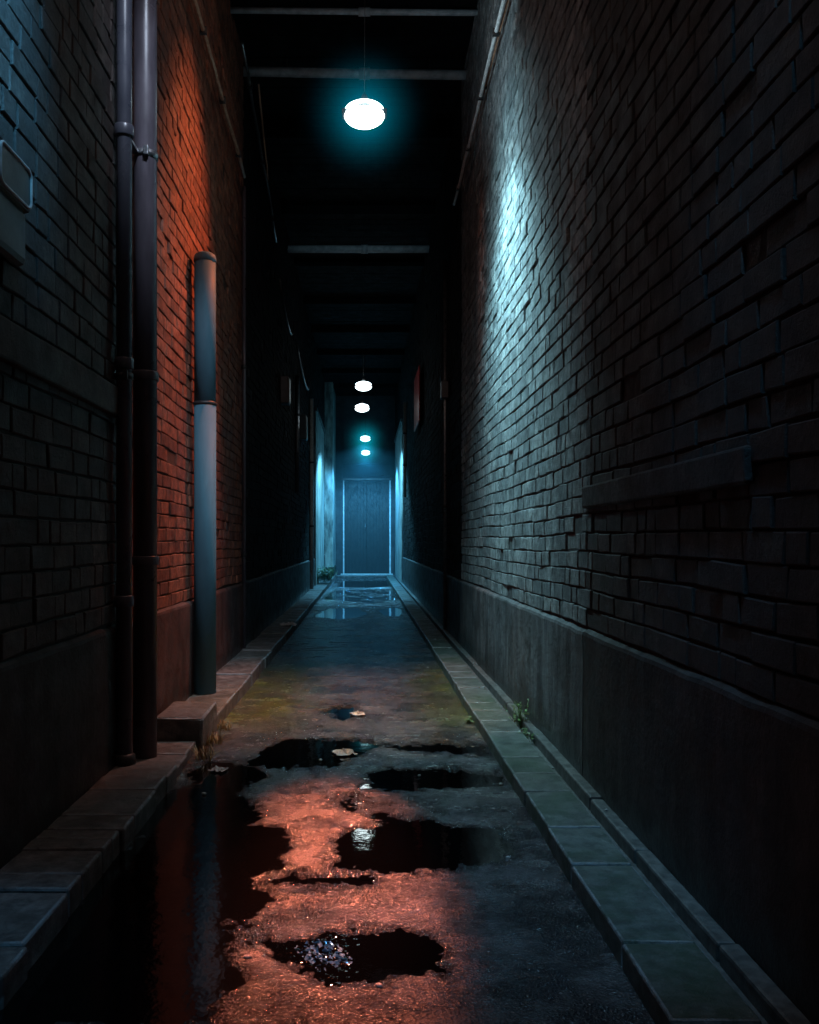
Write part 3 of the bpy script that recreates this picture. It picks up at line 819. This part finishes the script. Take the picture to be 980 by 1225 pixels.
# ------------------------------------------------------------------ end wall and door
ew = empty('end_wall', (0, 38.0, 0)); tag(ew, 'blue lit end wall with tall double door closing the alley', 'wall')
DX0, DX1, DZ = -0.87, 1.08, 4.15
bm = bmesh.new()
box(bm, XL - 0.2, DX0 - 0.057, 0.0, 0.3, 0, 7.9)
box(bm, DX1 + 0.072, XR + 0.2, 0.0, 0.3, 0, 7.9)
box(bm, DX0 - 0.1, DX1 + 0.1, 0.0, 0.3, DZ + 0.75, 7.9)
bm_obj('masonry', bm, M['end_render'], ew)
bm = bmesh.new(); box(bm, DX0 - 0.1, DX1 + 0.1, 0.05, 0.12, DZ + 0.1, DZ + 0.75, 0.01); bm_obj('transom_panel', bm, M['door'], ew)
bm = bmesh.new()
box(bm, DX0 - 0.055, DX0, -0.04, 0.12, 0.12, DZ, 0.006)
box(bm, DX1, DX1 + 0.07, -0.04, 0.12, 0.12, DZ, 0.006)
bm_obj('door_frame', bm, M['door_frame'], ew)
bm = bmesh.new(); box(bm, DX0 - 0.12, DX1 + 0.12, -0.05, 0.12, DZ + 0.003, DZ + 0.1, 0.006); bm_obj('lintel', bm, M['box_dark'], ew)
for s, (a, b) in enumerate(((DX0 + 0.004, (DX0 + DX1) / 2 - 0.004), ((DX0 + DX1) / 2 + 0.004, DX1 - 0.004))):
    bm = bmesh.new(); n = 7; w = (b - a) / n
    for k in range(n): box(bm, a + k * w + 0.0015, a + (k + 1) * w - 0.0015, 0.03, 0.09, 0.14, DZ - 0.005, 0.0015)
    d = bm_obj('door_leaf', bm, M['door'], ew)
    if s == 0:
        bm = bmesh.new(); tube(bm, [(b - 0.06, 0.03, 2.05), (b - 0.06, -0.03, 2.05), (b - 0.06, -0.03, 2.25), (b - 0.06, 0.03, 2.25)], 0.018, 8); bm_obj('handle', bm, M['steel'], d)
bm = bmesh.new(); box(bm, DX0 - 0.15, DX1 + 0.15, -0.35, 0.12, -0.05, 0.12, 0.012); bm_obj('step', bm, M['white_paint'], ew)
bm = bmesh.new(); box(bm, XL + 0.36, XR - 0.02, -0.95, -0.35, -0.05, 0.07, 0.012); bm_obj('step', bm, M['stone'], ew)
# pier that narrows the lane before the door
pr = empty('brick_pier', (XL, 35.6, 0)); tag(pr, 'square pier jutting from the left wall beside the far door', 'pier')
bm = bmesh.new(); box(bm, 0.0, 0.34, -1.0, 2.3, 0.0, 7.8, 0.01); bm_obj('shaft', bm, M['panel'], pr)
bm = bmesh.new(); box(bm, 0.0, 0.38, -1.04, 2.3, 0.0, 0.5, 0.01); bm_obj('base', bm, M['plinth_far'], pr)
# pale panels added to stand for side wall strips lit by the far lamps
for X, s, y0, y1, lb in ((XL, 1, 27.5, 33.2, 'pale panel added as the lit strip of the left wall under the fourth lamp'), (XR, -1, 30.2, 36.5, 'pale panel added as the lit strip of the right wall under the far lamps')):
    r = empty('lit_strip_panel', (X, (y0 + y1) / 2, 0)); tag(r, lb, 'wall panel', 'pale panels on the far walls')
    bm = bmesh.new(); L = (y1 - y0) / 2
    xa, xb = sorted((0, s * 0.06)); box(bm, xa, xb, -L, L, 0.1, 5.6, 0.01); bm_obj('rendered_face', bm, M['panel'], r)
    xa, xb = sorted((0, s * 0.10)); bm = bmesh.new(); box(bm, xa, xb, -L - 0.03, L + 0.03, 5.603, 5.72, 0.01); bm_obj('coping', bm, M['stone'], r)

# ------------------------------------------------------------------ meter box and signs
mb = empty('meter_box', (XL + 0.012, 3.745, 2.72)); tag(mb, 'grey meter box with white framed panel on the near left wall', 'meter box')
bm = bmesh.new(); box(bm, 0, 0.065, -0.18, 0.175, 0.0, 0.25, 0.03); bm_obj('casing', bm, M['box_grey'], mb)
bm = bmesh.new(); box(bm, 0, 0.08, -0.185, 0.18, 0.24, 0.44, 0.02); bm_obj('panel', bm, M['box_dark'], mb)
bm = bmesh.new()
def rrect(w0, w1, z0, z1, r, n=5):
    pts = []
    for cy, cz, a0 in ((w1 - r, z1 - r, 0), (w0 + r, z1 - r, 90), (w0 + r, z0 + r, 180), (w1 - r, z0 + r, 270)):
        for k in range(n + 1):
            a = R(a0 + 90 * k / n); pts.append((0.083, cy + r * math.cos(a), cz + r * math.sin(a)))
    return pts
pts = rrect(-0.165, 0.165, 0.255, 0.425, 0.035)
tube(bm, pts + [pts[0]], 0.007, 8, False); bm_obj('panel_frame', bm, M['white_paint'], mb)

sg = empty('wall_sign', (XR, 20.6, 4.2)); tag(sg, 'narrow red sign panel high on the dark right wall', 'sign')
bm = bmesh.new(); box(bm, -0.12, -0.09, -1.0, 1.0, 0.0, 1.25, 0.008); bm_obj('sign_panel', bm, M['red_sign'], sg)
for yy in (-0.7, 0.7):
    bm = bmesh.new(); box(bm, -0.09, 0.0, yy - 0.03, yy + 0.03, 0.55, 0.62, 0.004); bm_obj('bracket', bm, M['iron'], sg)
for (y, z, w, h, lb) in ((16.6, 4.1, 0.35, 0.5, 'dark switch box high on the left wall, the nearer of two'), (21.6, 4.0, 0.4, 0.6, 'dark switch box high on the left wall, the farther of two')):
    b = empty('switch_box', (XL, y, z)); tag(b, lb, 'switch box', 'switch boxes on the left wall')
    bm = bmesh.new(); box(bm, 0, 0.16, -w / 2, w / 2, 0, h, 0.012); bm_obj('casing', bm, M['box_grey'], b)
    bm = bmesh.new(); box(bm, 0.162, 0.175, -w / 2 + 0.03, w / 2 - 0.03, 0.03, h - 0.03, 0.004); bm_obj('door', bm, M['steel'], b)

# ------------------------------------------------------------------ weeds and litter
def weed(x, y, z, n, h, spread, mat, label, grass=False):
    bm = bmesh.new()
    for k in range(n):
        a = random.uniform(0, 2 * math.pi); L = h * random.uniform(0.45, 1.1); lean = random.uniform(0.1, 0.9)
        bx, by = max(-1.3, min(1.3, random.gauss(0, 1))) * spread, max(-1.3, min(1.3, random.gauss(0, 1))) * spread * 1.6
        d = Vector((math.cos(a), math.sin(a), 0)); side = Vector((-d.y, d.x, 0))
        if grass:
            w = 0.003
            ps = [Vector((bx, by, 0)) + d * (lean * L * t * t) + Vector((0, 0, L * t * (1 - 0.35 * t * lean))) for t in (0, 0.35, 0.7, 1.0)]
            ws = (w, w, w * 0.7, w * 0.15)
            vs = [(bm.verts.new(p - side * q), bm.verts.new(p + side * q)) for p, q in zip(ps, ws)]
            for (a0, a1), (b0, b1) in zip(vs, vs[1:]): bm.faces.new((a0, a1, b1, b0))
        else:
            tip = Vector((bx, by, 0)) + d * lean * L * 0.7 + Vector((0, 0, L))
            tube(bm, [(bx, by, 0), (Vector((bx, by, 0)) + tip) / 2 + Vector((0, 0, 0.01)), tip], 0.0018, 4)
            for q in range(5):
                t = random.uniform(0.3, 1.0); c = Vector((bx, by, 0)).lerp(tip, t)
                b2 = random.uniform(0, 2 * math.pi); u = Vector((math.cos(b2), math.sin(b2), random.uniform(-0.2, 0.5))).normalized(); v = u.cross(Vector((0, 0, 1))).normalized()
                l = random.uniform(0.018, 0.035) * (1 if h < 0.4 else 3.0); w = l * 0.42; up = u.cross(v) * (-0.15 * l)
                q0 = bm.verts.new(c); q1 = bm.verts.new(c + u * l * 0.45 + v * w + up); q2 = bm.verts.new(c + u * l); q3 = bm.verts.new(c + u * l * 0.45 - v * w + up)
                bm.faces.new((q0, q1, q2)); bm.faces.new((q0, q2, q3))
    me = bpy.data.meshes.new('weed'); bm.to_mesh(me); bm.free(); me.materials.append(mat)
    o = bpy.data.objects.new('weed' if not grass else 'grass_tuft', me); C.objects.link(o); o.location = (x, y, z)
    tag(o, label, 'plant', 'plants growing in the kerb joints')
weed(1.215, 6.95, 0.03, 26, 0.20, 0.035, M['leaf_green'], 'leafy green weed in the gutter of the right kerb, larger of two')
weed(1.205, 6.45, 0.03, 14, 0.11, 0.03, M['leaf_green'], 'low green weed in the right gutter, nearer and smaller of two')
weed(0.86, 7.2, 0.0, 8, 0.06, 0.03, M['leaf_green'], 'tiny weed at the road side foot of the right kerb')
weed(-1.10, 6.05, 0.0, 60, 0.13, 0.04, M['leaf_dry'], 'dry yellowish grass tuft below the raised stone block, nearest the puddle', True)
weed(-1.11, 6.5, 0.0, 60, 0.11, 0.04, M['leaf_dry'], 'dry yellowish grass tuft at the middle of the raised stone block', True)
weed(-1.12, 7.0, 0.0, 45, 0.09, 0.04, M['leaf_dry'], 'dry yellowish grass tuft at the far end of the raised stone block', True)
weed(-1.30, 28.6, 0.13, 130, 0.55, 0.16, M['leaf_green'], 'bushy green plant at the foot of the left wall far down the lane')

def litter(x, y, z, w, mat, name, label):
    bm = bmesh.new()
    bmesh.ops.create_grid(bm, x_segments=7, y_segments=7, size=w)
    for v in bm.verts:
        v.co.z = abs(random.gauss(0, w * 0.28)) * (1.2 - v.co.length / (w * 1.5)); v.co.x += random.gauss(0, w * 0.09); v.co.y += random.gauss(0, w * 0.09)
    o = bm_obj(name, bm, mat); o.location = (x, y, z); o.rotation_euler[2] = random.uniform(0, 6)
    tag(o, label, 'litter', 'litter lying in the alley')
litter(-1.22, 14.2, 0.15, 0.12, M['paper'], 'crumpled_paper', 'pale scrap of paper on the far left kerb')
x_, y_ = gp(412, 902); litter(x_, y_, 0.006, 0.075, M['plastic_wrap'], 'plastic_wrap', 'crumpled wet wrapper at the edge of the middle puddle')
x_, y_ = gp(428, 855); litter(x_, y_, 0.006, 0.06, M['plastic_wrap'], 'plastic_wrap', 'small wet wrapper lying far out on the orange tinted road')
M['glint_wrap'] = plain_mat('blue_glint_film', (0.10, 0.30, 0.55), (0.45, 0.75, 0.95), (0.05, 0.12), 20, 0.001, 0.6)  # bluish film added to imitate lamp glints in the puddle
bm = bmesh.new(); bmesh.ops.create_grid(bm, x_segments=26, y_segments=26, size=0.08)
for v in bm.verts:
    e = max(0.0, 1 - v.co.length / 0.10)
    v.co.z = random.gauss(0, 0.0065) * (0.3 + e) - 0.005; v.co.x += random.gauss(0, 0.004); v.co.y = v.co.y * 1.5 + random.gauss(0, 0.005)
o = bm_obj('glint_film', bm, M['glint_wrap']); x_, y_ = gp(388, 1141); o.location = (x_, y_, 0.002); o.rotation_euler[2] = 0.5
tag(o, 'crumpled film added as the blue white glint in the nearest puddle', 'litter', 'litter lying in the alley')
x_, y_ = gp(262, 922); litter(x_, y_, 0.006, 0.05, M['plastic_wrap'], 'plastic_wrap', 'shiny wrapper in the puddle below the dry grass')

peb = [(1.02, 12.6, 0.10), (0.75, 10.4, 0.01), (0.68, 4.15, 0.008), (0.72, 4.9, 0.008), (0.22, 3.55, 0.008), (-0.95, 5.2, 0.008), (1.27, 4.6, 0.095), (0.84, 5.4, 0.008),
       (-0.30, 6.0, 0.008), (-0.80, 6.1, 0.008), (0.62, 6.6, 0.008), (0.05, 2.95, 0.008), (-0.42, 3.15, 0.008), (0.35, 5.6, 0.008)]
p0 = None
for (x, y, z) in peb:
    if p0 is None:
        bm = bmesh.new(); bmesh.ops.create_icosphere(bm, subdivisions=2, radius=0.011)
        for v in bm.verts: v.co = Vector((v.co.x * 1.3, v.co.y, v.co.z * 0.7)) * random.uniform(0.85, 1.15)
        p0 = o = bm_obj('pebble', bm, M['pebble'], None, True)
    else:
        o = p0.copy(); C.objects.link(o)
    o.location = (x, y, z); k = random.uniform(0.5, 1.2); o.scale = (k, k, k); o.rotation_euler[2] = random.uniform(0, 6)
    tag(o, 'small wet glinting pebble lying on the alley floor', 'pebble', 'pebbles scattered over the alley floor')

# ------------------------------------------------------------------ haze, sky
def haze_bloom(name, x0, x1, y0, y1, z0, z1, dens, col):
    m = bpy.data.materials.new(name); m.use_nodes = True
    nt = m.node_tree; nt.nodes.clear()
    out = nt.nodes.new('ShaderNodeOutputMaterial'); v = nt.nodes.new('ShaderNodeVolumeScatter')
    v.inputs['Color'].default_value = (*col, 1); v.inputs['Density'].default_value = dens; v.inputs['Anisotropy'].default_value = 0.45
    nt.links.new(v.outputs[0], out.inputs['Volume'])
    bm = bmesh.new(); box(bm, x0, x1, y0, y1, z0, z1)
    o = bm_obj('haze_bloom', bm, m); tag(o, kind='stuff')
    return o
haze_bloom('far_haze', XL + 0.2, XR - 0.2, 24.0, 37.9, 0.2, 7.5, 0.004, (0.3, 0.8, 1.0))
def halo(x, y, z, rad, dens, col):
    """lamp bloom as an emissive ball, fading out with distance from it"""
    m = bpy.data.materials.new('lamp_bloom'); m.use_nodes = True
    nt = m.node_tree; nt.nodes.clear()
    out = nt.nodes.new('ShaderNodeOutputMaterial'); v = nt.nodes.new('ShaderNodeVolumePrincipled')
    v.inputs['Density'].default_value = 0.0
    v.inputs['Emission Color'].default_value = (*col, 1)
    tc = nt.nodes.new('ShaderNodeTexCoord'); mp = nt.nodes.new('ShaderNodeMapping'); mp.inputs['Scale'].default_value = (1 / rad,) * 3
    g = nt.nodes.new('ShaderNodeTexGradient'); g.gradient_type = 'QUADRATIC_SPHERE'
    po = nt.nodes.new('ShaderNodeMath'); po.operation = 'POWER'; po.inputs[1].default_value = 2.6
    mu = nt.nodes.new('ShaderNodeMath'); mu.operation = 'MULTIPLY'; mu.inputs[1].default_value = dens
    nt.links.new(tc.outputs['Object'], mp.inputs[0]); nt.links.new(mp.outputs[0], g.inputs[0]); nt.links.new(g.outputs[1], po.inputs[0]); nt.links.new(po.outputs[0], mu.inputs[0]); nt.links.new(mu.outputs[0], v.inputs['Emission Strength'])
    nt.links.new(v.outputs[0], out.inputs['Volume'])
    bm = bmesh.new(); bmesh.ops.create_uvsphere(bm, u_segments=24, v_segments=12, radius=rad)
    o = bm_obj('haze_bloom', bm, m); o.location = (x, y, z); tag(o, kind='stuff')  # self-glowing ball put in as the lamp's bloom
halo(0, 8.0, 5.4, 0.8, 2.6, (0.0, 0.30, 0.46))
halo(0.03, 29.6, 4.98, 1.1, 2.2, (0.0, 0.40, 0.55))
halo(0.05, 34.3, 4.98, 1.1, 2.2, (0.0, 0.40, 0.55))

w = bpy.data.worlds.new('World'); sc.world = w; w.use_nodes = True
nt = w.node_tree; nt.nodes.clear()
sky = nt.nodes.new('ShaderNodeTexSky'); sky.sky_type = 'NISHITA'; sky.sun_disc = False
sky.sun_elevation = R(-3); sky.sun_rotation = R(200)
bg = nt.nodes.new('ShaderNodeBackground'); bg.inputs['Strength'].default_value = 0.2
ow = nt.nodes.new('ShaderNodeOutputWorld')
nt.links.new(sky.outputs[0], bg.inputs[0]); nt.links.new(bg.outputs[0], ow.inputs[0])
